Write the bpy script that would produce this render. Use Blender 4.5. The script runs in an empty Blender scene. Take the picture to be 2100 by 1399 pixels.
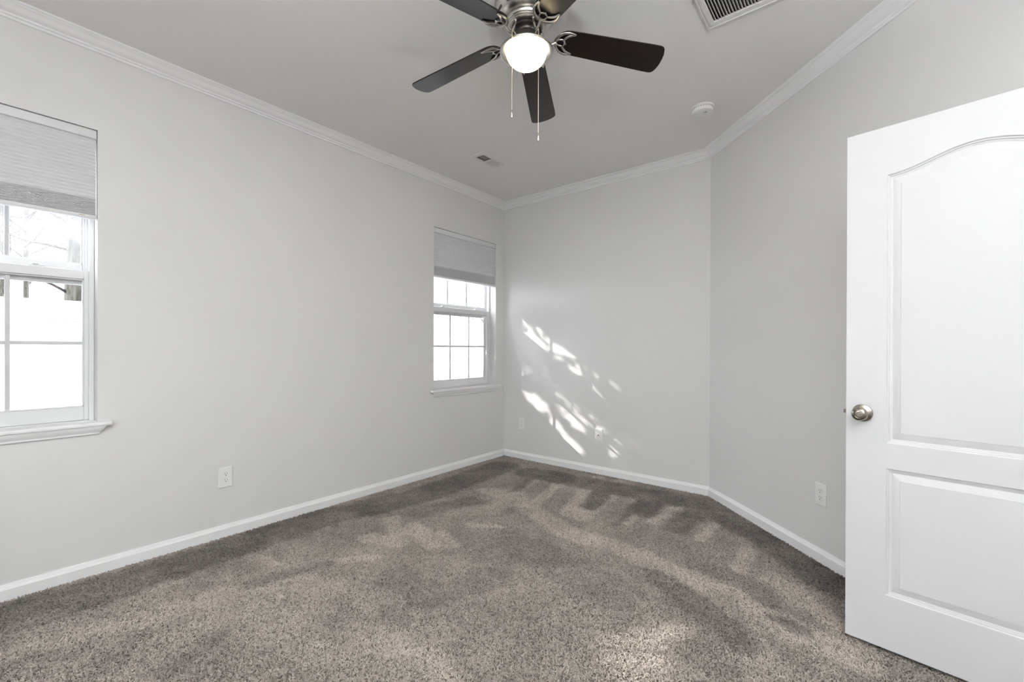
import bpy, bmesh, math, random
import numpy as np
from mathutils import Vector, Matrix

random.seed(7)
rng = np.random.default_rng(11)
scene = bpy.context.scene
COL = scene.collection
PI = math.pi

# ------------------------------------------------------------------ camera
def make_camera():
    f, cy, roll, yaw, pitch = 908.237, 717.52, 0.003059, 0.6744294, -0.002131
    fw = Vector((-math.sin(yaw) * math.cos(pitch), math.cos(yaw) * math.cos(pitch), math.sin(pitch)))
    r = Vector((math.cos(yaw), math.sin(yaw), 0)); u = r.cross(fw)
    r2 = r * math.cos(roll) + u * math.sin(roll); u2 = -r * math.sin(roll) + u * math.cos(roll)
    cd = bpy.data.cameras.new('camera'); co = bpy.data.objects.new('camera', cd); COL.objects.link(co)
    m = Matrix.Identity(4)
    for i in range(3):
        m[i][0], m[i][1], m[i][2] = r2[i], u2[i], -fw[i]
    m[2][3] = 1.2
    co.matrix_world = m
    cd.sensor_width = 36.0; cd.sensor_fit = 'HORIZONTAL'
    cd.lens = f * 36.0 / 2100.0
    cd.shift_y = (cy - 699.5) / 2100.0
    cd.clip_start = 0.05; cd.clip_end = 200
    scene.camera = co
make_camera()

# ------------------------------------------------------------------ light and exposure
SKY_STRENGTH = 5.0
SUN_STRENGTH = 4.1
EXPOSURE = 1.05
scene.view_settings.view_transform = 'Standard'
scene.view_settings.look = 'None'
scene.view_settings.gamma = 1.0
scene.view_settings.use_curve_mapping = False
scene.view_settings.exposure = EXPOSURE

w = bpy.data.worlds.new('sky'); scene.world = w; w.use_nodes = True
bg = w.node_tree.nodes['Background']
bg.inputs[0].default_value = (0.945, 0.965, 1.0, 1); bg.inputs[1].default_value = SKY_STRENGTH

SUN_DIR = Vector((1.71, 1.0, -1.163)).normalized()
sl = bpy.data.lights.new('sun', 'SUN'); sl.energy = SUN_STRENGTH; sl.angle = math.radians(0.22)
sl.color = (1.0, 0.965, 0.9)
so = bpy.data.objects.new('sun', sl); COL.objects.link(so)
so.rotation_euler = SUN_DIR.to_track_quat('-Z', 'Y').to_euler(); so.location = (-9, -5, 9)

try:
    scene.cycles.max_bounces = 12; scene.cycles.diffuse_bounces = 6
    scene.cycles.glossy_bounces = 4; scene.cycles.transparent_max_bounces = 16
    scene.cycles.transmission_bounces = 6
    scene.cycles.sample_clamp_indirect = 6.0
    scene.cycles.caustics_reflective = False; scene.cycles.caustics_refractive = False
except Exception:
    pass

# ------------------------------------------------------------------ room numbers (metres)
L, B, X2, H = 3.171, 3.826, -0.993, 2.823
ANG = math.radians(45.14)
RW, REAR = 1.381, -1.60                      # right wall x, rear wall y
D3 = Vector((math.sin(ANG), -math.cos(ANG), 0))    # along the angled wall, towards the camera
N3 = Vector((math.cos(ANG), math.sin(ANG), 0))     # outward
LEN3 = (RW - X2) / D3.x
P0 = Vector((-L, REAR, 0)); P1 = Vector((-L, B, 0)); P2 = Vector((X2, B, 0))
P3 = P2 + D3 * LEN3; P4 = Vector((RW, REAR, 0))
WIN_HALF, WIN_Z0, WIN_Z1 = 0.445, 0.80, 2.347
W1C, W2C = 0.015, 3.235

# window-to-window portals help the sky light find its way in; they give no light themselves
def portal(loc, rot, sx, sy):
    d = bpy.data.lights.new('sky_portal', 'AREA'); d.shape = 'RECTANGLE'; d.size = sx; d.size_y = sy
    d.cycles.is_portal = True
    o = bpy.data.objects.new('sky_portal', d); COL.objects.link(o); o.location = loc; o.rotation_euler = rot
portal((-L - 0.20, W1C, 1.57), (0, -PI / 2, 0), 1.55, 0.9)
portal((-L - 0.20, W2C, 1.57), (0, -PI / 2, 0), 1.55, 0.9)

# ------------------------------------------------------------------ materials
def mat(name, base=(0.8, 0.8, 0.8), rough=0.5, metal=0.0, spec=0.5, bump=0.0, bscale=200.0, vary=0.0, vscale=3.0,
        emit=None, estr=0.0, aniso=0.0, coat=0.0, detail=4.0):
    m = bpy.data.materials.new(name); m.use_nodes = True
    nt = m.node_tree; p = nt.nodes['Principled BSDF']
    p.inputs['Base Color'].default_value = (*base, 1)
    p.inputs['Roughness'].default_value = rough; p.inputs['Metallic'].default_value = metal
    p.inputs['Specular IOR Level'].default_value = spec
    if coat: p.inputs['Coat Weight'].default_value = coat
    tc = nt.nodes.new('ShaderNodeTexCoord')
    if vary:
        n = nt.nodes.new('ShaderNodeTexNoise'); n.inputs['Scale'].default_value = vscale; n.inputs['Detail'].default_value = detail
        nt.links.new(tc.outputs['Object'], n.inputs['Vector'])
        mx = nt.nodes.new('ShaderNodeMix'); mx.data_type = 'RGBA'
        mx.inputs[6].default_value = (*[c * (1 - vary) for c in base], 1)
        mx.inputs[7].default_value = (*[min(1, c * (1 + vary)) for c in base], 1)
        nt.links.new(n.outputs['Fac'], mx.inputs[0]); nt.links.new(mx.outputs[2], p.inputs['Base Color'])
    if bump:
        n2 = nt.nodes.new('ShaderNodeTexNoise'); n2.inputs['Scale'].default_value = bscale; n2.inputs['Detail'].default_value = 3
        nt.links.new(tc.outputs['Object'], n2.inputs['Vector'])
        b = nt.nodes.new('ShaderNodeBump'); b.inputs['Strength'].default_value = bump; b.inputs['Distance'].default_value = 0.002
        nt.links.new(n2.outputs['Fac'], b.inputs['Height']); nt.links.new(b.outputs['Normal'], p.inputs['Normal'])
    if emit:
        p.inputs['Emission Color'].default_value = (*emit, 1); p.inputs['Emission Strength'].default_value = estr
    return m

M = {}
M['wall'] = mat('wall_paint', (0.70, 0.698, 0.697), 0.75, spec=0.25, bump=0.10, bscale=260, vary=0.012, vscale=1.2)
M['ceiling'] = mat('ceiling_paint', (0.83, 0.825, 0.807), 0.9, spec=0.15, bump=0.10, bscale=260)
M['trim'] = mat('trim_paint', (0.85, 0.85, 0.855), 0.42, spec=0.4, bump=0.03, bscale=60)
M['door'] = mat('door_paint', (0.64, 0.645, 0.655), 0.40, spec=0.4, bump=0.04, bscale=420)
M['vinyl'] = mat('window_vinyl', (0.70, 0.71, 0.715), 0.38, spec=0.45, vary=0.01)
M['plastic'] = mat('white_plastic', (0.80, 0.80, 0.79), 0.35, spec=0.45, vary=0.01)
M['slot'] = mat('slot_dark', (0.03, 0.03, 0.03), 0.6, vary=0.1, vscale=40)
M['nickel'] = mat('brushed_nickel', (0.47, 0.45, 0.42), 0.27, metal=1.0, bump=0.06, bscale=500, vary=0.06, vscale=30)
M['knob'] = mat('satin_nickel', (0.34, 0.315, 0.27), 0.24, metal=1.0, vary=0.05, vscale=40)
M['darkmetal'] = mat('dark_motor_metal', (0.035, 0.032, 0.03), 0.4, metal=0.6, vary=0.1, vscale=30)
M['brass'] = mat('pull_chain_brass', (0.85, 0.76, 0.60), 0.35, metal=1.0, vary=0.05, vscale=80)
M['globe'] = mat('lit_glass_globe', (0.9, 0.88, 0.82), 0.3, emit=(1.0, 0.80, 0.48), estr=12.0, vary=0.01)
M['bulb'] = mat('fill_lamp_bulb', (0.9, 0.9, 0.9), 0.4, emit=(1, 0.98, 0.95), estr=6.0, vary=0.01)  # glowing bulb of the added fill lamp
M['grille'] = mat('grille_white', (0.74, 0.73, 0.72), 0.5, spec=0.35, vary=0.02)
M['duct'] = mat('duct_dark', (0.05, 0.038, 0.028), 0.9, vary=0.3, vscale=25)
M['concrete'] = mat('slab', (0.35, 0.34, 0.33), 0.9, vary=0.1)
M['fence'] = mat('fence_vinyl', (0.76, 0.78, 0.81), 0.45, spec=0.4, vary=0.015)
M['grass'] = mat('bark_mulch', (0.13, 0.115, 0.10), 0.95, bump=0.6, bscale=60, vary=0.35, vscale=8)
M['patio'] = mat('patio_concrete', (0.42, 0.41, 0.39), 0.9, bump=0.3, bscale=80, vary=0.08, vscale=6)
M['siding'] = mat('grey_siding', (0.26, 0.27, 0.285), 0.7, vary=0.05, vscale=4)
M['twig'] = mat('twig_bark', (0.05, 0.044, 0.042), 0.9, bump=0.4, bscale=60, vary=0.3, vscale=12)
M['branding'] = mat('printed_grey', (0.18, 0.18, 0.18), 0.6, vary=0.1, vscale=60)
M['tag'] = mat('amber_tag', (0.30, 0.24, 0.12), 0.5, vary=0.05, vscale=60)

def bark():
    m = mat('furrowed_bark', (0.11, 0.10, 0.085), 0.95)
    nt = m.node_tree; p = nt.nodes['Principled BSDF']
    tc = nt.nodes.new('ShaderNodeTexCoord'); mp = nt.nodes.new('ShaderNodeMapping'); mp.inputs['Scale'].default_value = (9, 9, 1.6)
    n = nt.nodes.new('ShaderNodeTexNoise'); n.inputs['Scale'].default_value = 2.0; n.inputs['Detail'].default_value = 6; n.inputs['Distortion'].default_value = 1.2
    cr = nt.nodes.new('ShaderNodeValToRGB')
    cr.color_ramp.elements[0].position = 0.35; cr.color_ramp.elements[0].color = (0.020, 0.020, 0.017, 1)
    cr.color_ramp.elements[1].position = 0.62; cr.color_ramp.elements[1].color = (0.085, 0.082, 0.070, 1)
    b = nt.nodes.new('ShaderNodeBump'); b.inputs['Strength'].default_value = 0.9; b.inputs['Distance'].default_value = 0.03
    nt.links.new(tc.outputs['Object'], mp.inputs['Vector']); nt.links.new(mp.outputs['Vector'], n.inputs['Vector'])
    nt.links.new(n.outputs['Fac'], cr.inputs['Fac']); nt.links.new(cr.outputs['Color'], p.inputs['Base Color'])
    nt.links.new(n.outputs['Fac'], b.inputs['Height']); nt.links.new(b.outputs['Normal'], p.inputs['Normal'])
    return m
M['bark'] = bark()

def wood():
    m = mat('espresso_wood', (0.012, 0.007, 0.005), 0.28, spec=0.42)
    nt = m.node_tree; p = nt.nodes['Principled BSDF']
    tc = nt.nodes.new('ShaderNodeTexCoord'); mp = nt.nodes.new('ShaderNodeMapping'); mp.inputs['Scale'].default_value = (3, 40, 40)
    n = nt.nodes.new('ShaderNodeTexNoise'); n.inputs['Scale'].default_value = 1.5; n.inputs['Detail'].default_value = 5; n.inputs['Distortion'].default_value = 0.8
    cr = nt.nodes.new('ShaderNodeValToRGB')
    cr.color_ramp.elements[0].position = 0.35; cr.color_ramp.elements[0].color = (0.003, 0.002, 0.0017, 1)
    cr.color_ramp.elements[1].position = 0.7; cr.color_ramp.elements[1].color = (0.012, 0.006, 0.004, 1)
    nt.links.new(tc.outputs['Object'], mp.inputs['Vector']); nt.links.new(mp.outputs['Vector'], n.inputs['Vector'])
    nt.links.new(n.outputs['Fac'], cr.inputs['Fac']); nt.links.new(cr.outputs['Color'], p.inputs['Base Color'])
    return m
M['wood'] = wood()

def glass(name, haze):
    m = bpy.data.materials.new(name); m.use_nodes = True; nt = m.node_tree; nt.nodes.clear()
    out = nt.nodes.new('ShaderNodeOutputMaterial')
    tr = nt.nodes.new('ShaderNodeBsdfTransparent'); tr.inputs[0].default_value = (0.945, 0.945, 0.95, 1)
    gl = nt.nodes.new('ShaderNodeBsdfGlossy'); gl.inputs['Roughness'].default_value = 0.02
    fr = nt.nodes.new('ShaderNodeFresnel'); fr.inputs['IOR'].default_value = 1.35
    mx = nt.nodes.new('ShaderNodeMixShader')
    nt.links.new(fr.outputs[0], mx.inputs[0]); nt.links.new(tr.outputs[0], mx.inputs[1]); nt.links.new(gl.outputs[0], mx.inputs[2])
    last = mx
    if haze:
        tl = nt.nodes.new('ShaderNodeBsdfTranslucent'); tl.inputs[0].default_value = (0.95, 0.97, 1, 1)
        n = nt.nodes.new('ShaderNodeTexNoise'); n.inputs['Scale'].default_value = 2.0
        tc = nt.nodes.new('ShaderNodeTexCoord'); nt.links.new(tc.outputs['Object'], n.inputs['Vector'])
        mm = nt.nodes.new('ShaderNodeMath'); mm.operation = 'MULTIPLY'; mm.inputs[1].default_value = haze * 2
        nt.links.new(n.outputs['Fac'], mm.inputs[0])
        m2 = nt.nodes.new('ShaderNodeMixShader')
        nt.links.new(mm.outputs[0], m2.inputs[0]); nt.links.new(mx.outputs[0], m2.inputs[1]); nt.links.new(tl.outputs[0], m2.inputs[2]); last = m2
    nt.links.new(last.outputs[0], out.inputs['Surface'])
    return m
M['glass'] = glass('clear_window_glass', 0.0)
M['glass_hazy'] = glass('milky_window_glass', 0.12)  # translucent mix pales the view through the upper panes

def fabric():
    m = bpy.data.materials.new('shade_fabric'); m.use_nodes = True; nt = m.node_tree; p = nt.nodes['Principled BSDF']
    p.inputs['Roughness'].default_value = 0.9; p.inputs['Specular IOR Level'].default_value = 0.15
    tc = nt.nodes.new('ShaderNodeTexCoord'); n = nt.nodes.new('ShaderNodeTexNoise'); n.inputs['Scale'].default_value = 350; n.inputs['Detail'].default_value = 3
    nt.links.new(tc.outputs['Object'], n.inputs['Vector'])
    mx = nt.nodes.new('ShaderNodeMix'); mx.data_type = 'RGBA'
    mx.inputs[6].default_value = (0.60, 0.605, 0.62, 1); mx.inputs[7].default_value = (0.70, 0.705, 0.72, 1)
    nt.links.new(n.outputs['Fac'], mx.inputs[0]); nt.links.new(mx.outputs[2], p.inputs['Base Color'])
    return m
M['fabric'] = fabric()

def leafmat(name, c1, c2):
    m = bpy.data.materials.new(name); m.use_nodes = True; nt = m.node_tree; p = nt.nodes['Principled BSDF']
    p.inputs['Roughness'].default_value = 0.6
    g = nt.nodes.new('ShaderNodeNewGeometry'); cr = nt.nodes.new('ShaderNodeValToRGB')
    cr.color_ramp.elements[0].color = (*c1, 1); cr.color_ramp.elements[1].color = (*c2, 1)
    nt.links.new(g.outputs['Random Per Island'], cr.inputs['Fac']); nt.links.new(cr.outputs['Color'], p.inputs['Base Color'])
    return m
M['leaf'] = leafmat('autumn_leaves', (0.07, 0.068, 0.014), (0.20, 0.135, 0.03))

def carpet_base():
    m = mat('carpet_backing', (0.12, 0.107, 0.097), 1.0, spec=0.05, bump=0.8, bscale=250, vary=0.35, vscale=160)
    return m
M['carpet_base'] = carpet_base()
def carpet_yarn():
    m = bpy.data.materials.new('carpet_yarn'); m.use_nodes = True; nt = m.node_tree; p = nt.nodes['Principled BSDF']
    p.inputs['Roughness'].default_value = 0.85; p.inputs['Specular IOR Level'].default_value = 0.15
    a = nt.nodes.new('ShaderNodeAttribute'); a.attribute_name = 'yarn'
    n = nt.nodes.new('ShaderNodeTexNoise'); n.inputs['Scale'].default_value = 300
    tc = nt.nodes.new('ShaderNodeTexCoord'); nt.links.new(tc.outputs['Object'], n.inputs['Vector'])
    mx = nt.nodes.new('ShaderNodeMix'); mx.data_type = 'RGBA'; mx.blend_type = 'MULTIPLY'; mx.inputs[0].default_value = 0.25
    nt.links.new(a.outputs['Color'], mx.inputs[6]); nt.links.new(n.outputs['Color'], mx.inputs[7])
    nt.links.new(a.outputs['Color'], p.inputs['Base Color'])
    return m
M['yarn'] = carpet_yarn()

# ------------------------------------------------------------------ helpers
def tag(o, label=None, cat=None, group=None, kind=None):
    if label: o['label'] = label
    if cat: o['category'] = cat
    if group: o['group'] = group
    if kind: o['kind'] = kind
    return o

def empty(name, loc=(0, 0, 0), rotz=0.0):
    o = bpy.data.objects.new(name, None); COL.objects.link(o); o.location = loc; o.rotation_euler = (0, 0, rotz)
    o.empty_display_size = 0.1
    return o

def finish(name, bm, m, parent=None, angle=32, recalc=True):
    bmesh.ops.remove_doubles(bm, verts=bm.verts, dist=1e-6)
    if recalc: bmesh.ops.recalc_face_normals(bm, faces=bm.faces)
    a = math.radians(angle)
    for f in bm.faces: f.smooth = True
    for e in bm.edges:
        if len(e.link_faces) != 2 or e.calc_face_angle(0) > a: e.smooth = False
    me = bpy.data.meshes.new(name); bm.to_mesh(me); bm.free()
    for mm in (m if isinstance(m, (list, tuple)) else [m]): me.materials.append(mm)
    o = bpy.data.objects.new(name, me); COL.objects.link(o)
    if parent: o.parent = parent
    return o

def struct(name, bm, m, parent=None, label=None, **k):
    o = finish(name, bm, m, parent, **k)
    if parent is None:
        o['kind'] = 'structure'
        if label: o['label'] = label
    return o

def box(bm, lo, hi, bevel=0.0, xf=None, seg=2):
    x0, y0, z0 = lo; x1, y1, z1 = hi
    vs = [bm.verts.new(v) for v in ((x0, y0, z0), (x1, y0, z0), (x1, y1, z0), (x0, y1, z0), (x0, y0, z1), (x1, y0, z1), (x1, y1, z1), (x0, y1, z1))]
    fs = [bm.faces.new([vs[i] for i in q]) for q in ((0, 3, 2, 1), (4, 5, 6, 7), (0, 1, 5, 4), (1, 2, 6, 5), (2, 3, 7, 6), (3, 0, 4, 7))]
    geo = set(vs)
    if bevel:
        es = set(e for f in fs for e in f.edges)
        r = bmesh.ops.bevel(bm, geom=list(es), offset=bevel, segments=seg, affect='EDGES', profile=0.6)
        geo = set(v for f in r['faces'] for v in f.verts) | set(v for v in vs if v.is_valid)
        for f in list(bm.faces):
            if any(v in geo for v in f.verts): geo.update(f.verts)
    if xf is not None:
        bmesh.ops.transform(bm, matrix=xf, verts=list(geo))
    return list(geo)

def lathe(bm, prof, seg=48, center=(0, 0, 0), caps=True):
    """prof: (radius, z); about z."""
    cx, cy, cz = center; rings = []
    for r, z in prof:
        if r < 1e-6: rings.append([bm.verts.new((cx, cy, cz + z))])
        else: rings.append([bm.verts.new((cx + r * math.cos(2 * PI * i / seg), cy + r * math.sin(2 * PI * i / seg), cz + z)) for i in range(seg)])
    for a, b in zip(rings, rings[1:]):
        for i in range(seg):
            j = (i + 1) % seg
            if len(a) == 1 and len(b) == 1: continue
            if len(a) == 1: bm.faces.new((a[0], b[j], b[i]))
            elif len(b) == 1: bm.faces.new((a[i], a[j], b[0]))
            else: bm.faces.new((a[i], a[j], b[j], b[i]))
    return [v for r in rings for v in r]

def tube(bm, pts, radii, sides=8, flat=1.0, up=None):
    pts = [Vector(p) for p in pts]; n = len(pts)
    if not isinstance(radii, (list, tuple)): radii = [radii] * n
    rings = []; prev = None
    for i, p in enumerate(pts):
        t = (pts[min(i + 1, n - 1)] - pts[max(i - 1, 0)]).normalized()
        if up is not None:
            s = t.cross(Vector(up))
            if s.length < 1e-4: s = t.orthogonal()
        elif prev is None: s = t.orthogonal()
        else: s = prev - t * prev.dot(t)
        s.normalize(); prev = s; b = s.cross(t).normalized()
        rings.append([bm.verts.new(p + (s * math.cos(2 * PI * k / sides) + b * flat * math.sin(2 * PI * k / sides)) * radii[i]) for k in range(sides)])
    for a, c in zip(rings, rings[1:]):
        for k in range(sides):
            j = (k + 1) % sides
            bm.faces.new((a[k], a[j], c[j], c[k]))
    bm.faces.new(rings[0][::-1]); bm.faces.new(rings[-1])
    return [v for r in rings for v in r]

def smooth_path(pts, n=6):
    """Catmull-Rom through pts."""
    P = [Vector(p) for p in pts]; P = [P[0] * 2 - P[1]] + P + [P[-1] * 2 - P[-2]]
    out = []
    for i in range(1, len(P) - 2):
        for k in range(n):
            t = k / n
            out.append(0.5 * ((2 * P[i]) + (P[i + 1] - P[i - 1]) * t + (2 * P[i - 1] - 5 * P[i] + 4 * P[i + 1] - P[i + 2]) * t * t + (3 * P[i] - P[i - 1] - 3 * P[i + 1] + P[i + 2]) * t ** 3))
    out.append(P[-2]); return out

def slab_cells(bm, us, vs, inside, thick, xf):
    """A flat slab over the grid us x vs with some cells left open, as one closed shell; xf maps (u, v, depth)."""
    cells = {(i, j) for i in range(len(us) - 1) for j in range(len(vs) - 1) if inside((us[i] + us[i + 1]) / 2, (vs[j] + vs[j + 1]) / 2)}
    cache = {}
    def V(i, j, k):
        if (i, j, k) not in cache: cache[i, j, k] = bm.verts.new(xf(us[i], vs[j], k * thick))
        return cache[i, j, k]
    for i, j in cells:
        bm.faces.new((V(i, j, 0), V(i + 1, j, 0), V(i + 1, j + 1, 0), V(i, j + 1, 0)))
        bm.faces.new((V(i, j, 1), V(i, j + 1, 1), V(i + 1, j + 1, 1), V(i + 1, j, 1)))
        for di, dj, a, b in ((-1, 0, (0, 1), (0, 0)), (1, 0, (1, 0), (1, 1)), (0, -1, (0, 0), (1, 0)), (0, 1, (1, 1), (0, 1))):
            if (i + di, j + dj) not in cells:
                p = (i + a[0], j + a[1]); q = (i + b[0], j + b[1])
                bm.faces.new((V(*p, 0), V(*p, 1), V(*q, 1), V(*q, 0)))

def wall(name, A, Bp, z0, z1, outward, holes=(), ext=(0.0, 0.0), thick=0.17, label=None, siding=False):
    A = Vector(A); d = Vector(Bp) - A; ln = d.length; d.normalize(); n = Vector(outward).normalized()
    us = sorted({-ext[0], ln + ext[1]} | {h[0] for h in holes} | {h[1] for h in holes})
    vs = sorted({z0, z1} | {h[2] for h in holes} | {h[3] for h in holes})
    bm = bmesh.new()
    slab_cells(bm, us, vs, lambda u, v: not any(h[0] < u < h[1] and h[2] < v < h[3] for h in holes), thick,
               lambda u, v, k: A + d * u + Vector((0, 0, v)) + n * k)
    o = struct(name, bm, M['wall'], label=label)
    if siding:
        o.data.materials.append(M['siding'])
        for p in o.data.polygons:
            if p.normal.dot(n) > 0.9: p.material_index = 1
    return o

def sweep(bm, prof, path, inward_at):
    """prof (a out from wall, b up); path points on the wall line with an inward mitre vector each."""
    rings = []
    for p, n in zip(path, inward_at):
        rings.append([bm.verts.new(Vector(p) + Vector(n) * a + Vector((0, 0, b))) for a, b in prof])
    m = len(prof)
    for r, s in zip(rings, rings[1:]):
        for k in range(m):
            j = (k + 1) % m
            bm.faces.new((r[k], s[k], s[j], r[j]))
    bm.faces.new(rings[0]); bm.faces.new(rings[-1][::-1])

# ------------------------------------------------------------------ room shell
bm = bmesh.new(); box(bm, (-L - 0.17, REAR - 0.17, -0.15), (3.2, B + 0.3, 0.0))
struct('floor', bm, M['carpet_base'], label='carpeted bedroom floor')

VENT_S = (-2.539, 2.848, 0.153, 0.311)      # small register: centre, size
VENT_L = (-0.378, 2.117, 0.50, 0.50)        # return grille
def hole_of(v, m): return (v[0] - v[2] / 2 + m, v[0] + v[2] / 2 - m, v[1] - v[3] / 2 + m, v[1] + v[3] / 2 - m)
hs = [hole_of(VENT_S, 0.028), hole_of(VENT_L, 0.03)]
us = sorted({-L - 0.17, 3.2} | {h[0] for h in hs} | {h[1] for h in hs}); vs = sorted({REAR - 0.17, B + 0.3} | {h[2] for h in hs} | {h[3] for h in hs})
bm = bmesh.new()
slab_cells(bm, us, vs, lambda u, v: not any(h[0] < u < h[1] and h[2] < v < h[3] for h in hs), 0.12, lambda u, v, k: Vector((u, v, H + k)))
struct('ceiling', bm, M['ceiling'], label='smooth painted bedroom ceiling')

wz = (WIN_Z0 - 0.02, WIN_Z1)
wall('wall_left', P0, P1, 0, H, (-1, 0, 0), [(W1C - WIN_HALF - REAR, W1C + WIN_HALF - REAR, *wz), (W2C - WIN_HALF - REAR, W2C + WIN_HALF - REAR, *wz)], (0.17, 0.17), label='pale grey wall with the two windows', siding=True)
wall('wall_back', P1, P2, 0, H, (0, 1, 0), (), (0, 0.07), label='pale grey back wall with the sun patch')
DOOR_W, DOOR_GAP, DOOR_Z = 0.745, 0.025, 2.055
HINGE_S = 2.356
wall('wall_right', P2, P3, 0, H, N3, [(HINGE_S - 0.004, HINGE_S + 0.765, -0.001, 2.085)], (0, 0.07), thick=0.12, label='angled pale grey wall behind the door')
wall('wall_side', P3, P4, 0, H, (1, 0, 0), (), (0.0, 0.17), label='pale grey wall beside the doorway')
RWX0, RWX1, RWZ0, RWZ1 = -2.2, -1.3, 0.80, 2.347  # unseen rear window, added to bring more daylight in from behind the camera
wall('wall_rear', P4, P0, 0, H, (0, -1, 0), [(RW - RWX1, RW - RWX0, wz[0], wz[1])], label='pale grey wall behind the camera')
portal(((RWX0 + RWX1) / 2, REAR - 0.25, 1.57), (-PI / 2, 0, PI), RWX1 - RWX0, 1.55)
# the hall beyond the doorway
Hb = P2 + N3 * 1.25 + D3 * 1.2
wall('wall_hall', Hb, Hb + D3 * 2.9, 0, H, N3, (), label='hall wall beyond the doorway')
wall('wall_hall_end', P2 + D3 * 1.2 + N3 * 0.12, Hb, 0, H, -D3, (), label='end wall of the hall')
wall('wall_hall_return', P3 + D3 * 0.6 + N3 * 0.02, Hb + D3 * 2.9, 0, H, D3, (), label='near wall of the hall')

# crown moulding and baseboards, one piece per wall, mitred
corners = [P0, P1, P2, P3, P4]
def inward(i):
    """mitre vector at corner i: moves 1 m inward from both walls."""
    n = len(corners); a = corners[i - 1]; b = corners[i]; c = corners[(i + 1) % n]
    d1 = (b - a).normalized(); d2 = (c - b).normalized()
    n1 = Vector((d1.y, -d1.x, 0)); n2 = Vector((d2.y, -d2.x, 0))
    s = n1 + n2; return s * (2.0 / s.length_squared)
CZ = H - 0.070
crown = [(0, 0), (0.0075, 0), (0.0095, 0.003), (0.0095, 0.008), (0.0075, 0.0105), (0.0065, 0.0125), (0.011, 0.014), (0.0145, 0.0165), (0.015, 0.0195),
         (0.013, 0.0225), (0.0135, 0.0255), (0.018, 0.0275), (0.0235, 0.0295), (0.029, 0.0325), (0.034, 0.0365), (0.0385, 0.0415), (0.043, 0.0465), (0.0475, 0.0505),
         (0.053, 0.0535), (0.0575, 0.055), (0.0575, 0.0585), (0.062, 0.060), (0.0675, 0.0625), (0.070, 0.066), (0.070, 0.0695), (0, 0.0695)]
base = [(0, 0), (0.0145, 0), (0.0145, 0.057), (0.0125, 0.0615), (0.0115, 0.063), (0.0085, 0.071), (0.0065, 0.076), (0.006, 0.0785), (0.0045, 0.081), (0, 0.081)]
names = ['left', 'back', 'right', 'side', 'rear']
tl = {'left': 'along the window wall', 'back': 'along the back wall', 'right': 'along the angled wall', 'side': 'along the side wall', 'rear': 'along the rear wall'}
for i, nm in enumerate(names):
    a, b = i, (i + 1) % 5
    bm = bmesh.new(); sweep(bm, crown, [corners[a] + Vector((0, 0, CZ)), corners[b] + Vector((0, 0, CZ))], [inward(a), inward(b)])
    struct('trim_%d' % (i + 1), bm, M['trim'], label='white crown moulding ' + tl[nm], angle=20)
    pa, pb, ia, ib = corners[a], corners[b], inward(a), inward(b)
    if nm == 'right':
        n_in = -N3
        pb = P2 + D3 * (HINGE_S - 0.062); ib = n_in
    bm = bmesh.new(); sweep(bm, base, [pa, pb], [ia, ib])
    if nm == 'right':
        q = P2 + D3 * (HINGE_S + 0.765 + 0.06)
        if (q - P2).length < LEN3 - 0.01: sweep(bm, base, [q, P3], [-N3, inward(3)])
    struct('baseboard_' + nm, bm, M['trim'], label='white baseboard ' + tl[nm], angle=20)

# door casing and jamb (hidden behind the open door from here)
bm = bmesh.new()
def onw(s, a, z): return P2 + D3 * s - N3 * a + Vector((0, 0, z))
def wbox(bm, s0, s1, a0, a1, z0, z1, bev=0.0):
    xf = Matrix(((D3.x, -N3.x, 0, P2.x), (D3.y, -N3.y, 0, P2.y), (0, 0, 1, 0), (0, 0, 0, 1)))
    box(bm, (s0, a0, z0), (s1, a1, z1), bev, xf)
s0, s1 = HINGE_S - 0.004, HINGE_S + 0.765
wbox(bm, s0 - 0.057, s0 + 0.004, 0.0005, 0.016, 0, 2.145, 0.003); wbox(bm, s1 - 0.004, s1 + 0.057, 0.0005, 0.016, 0, 2.145, 0.003)
wbox(bm, s0 + 0.004, s1 - 0.004, 0.0005, 0.016, 2.081, 2.145, 0.003)
struct('trim_6', bm, M['trim'], label='white door casing around the doorway')
bm = bmesh.new()
wbox(bm, s0 + 0.0005, s0 + 0.018, -0.119, -0.001, 0, 2.084); wbox(bm, s1 - 0.018, s1 - 0.0005, -0.119, -0.001, 0, 2.084); wbox(bm, s0 + 0.018, s1 - 0.018, -0.119, -0.001, 2.067, 2.084)
struct('trim_7', bm, M['trim'], label='white door jamb lining the doorway')

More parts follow.
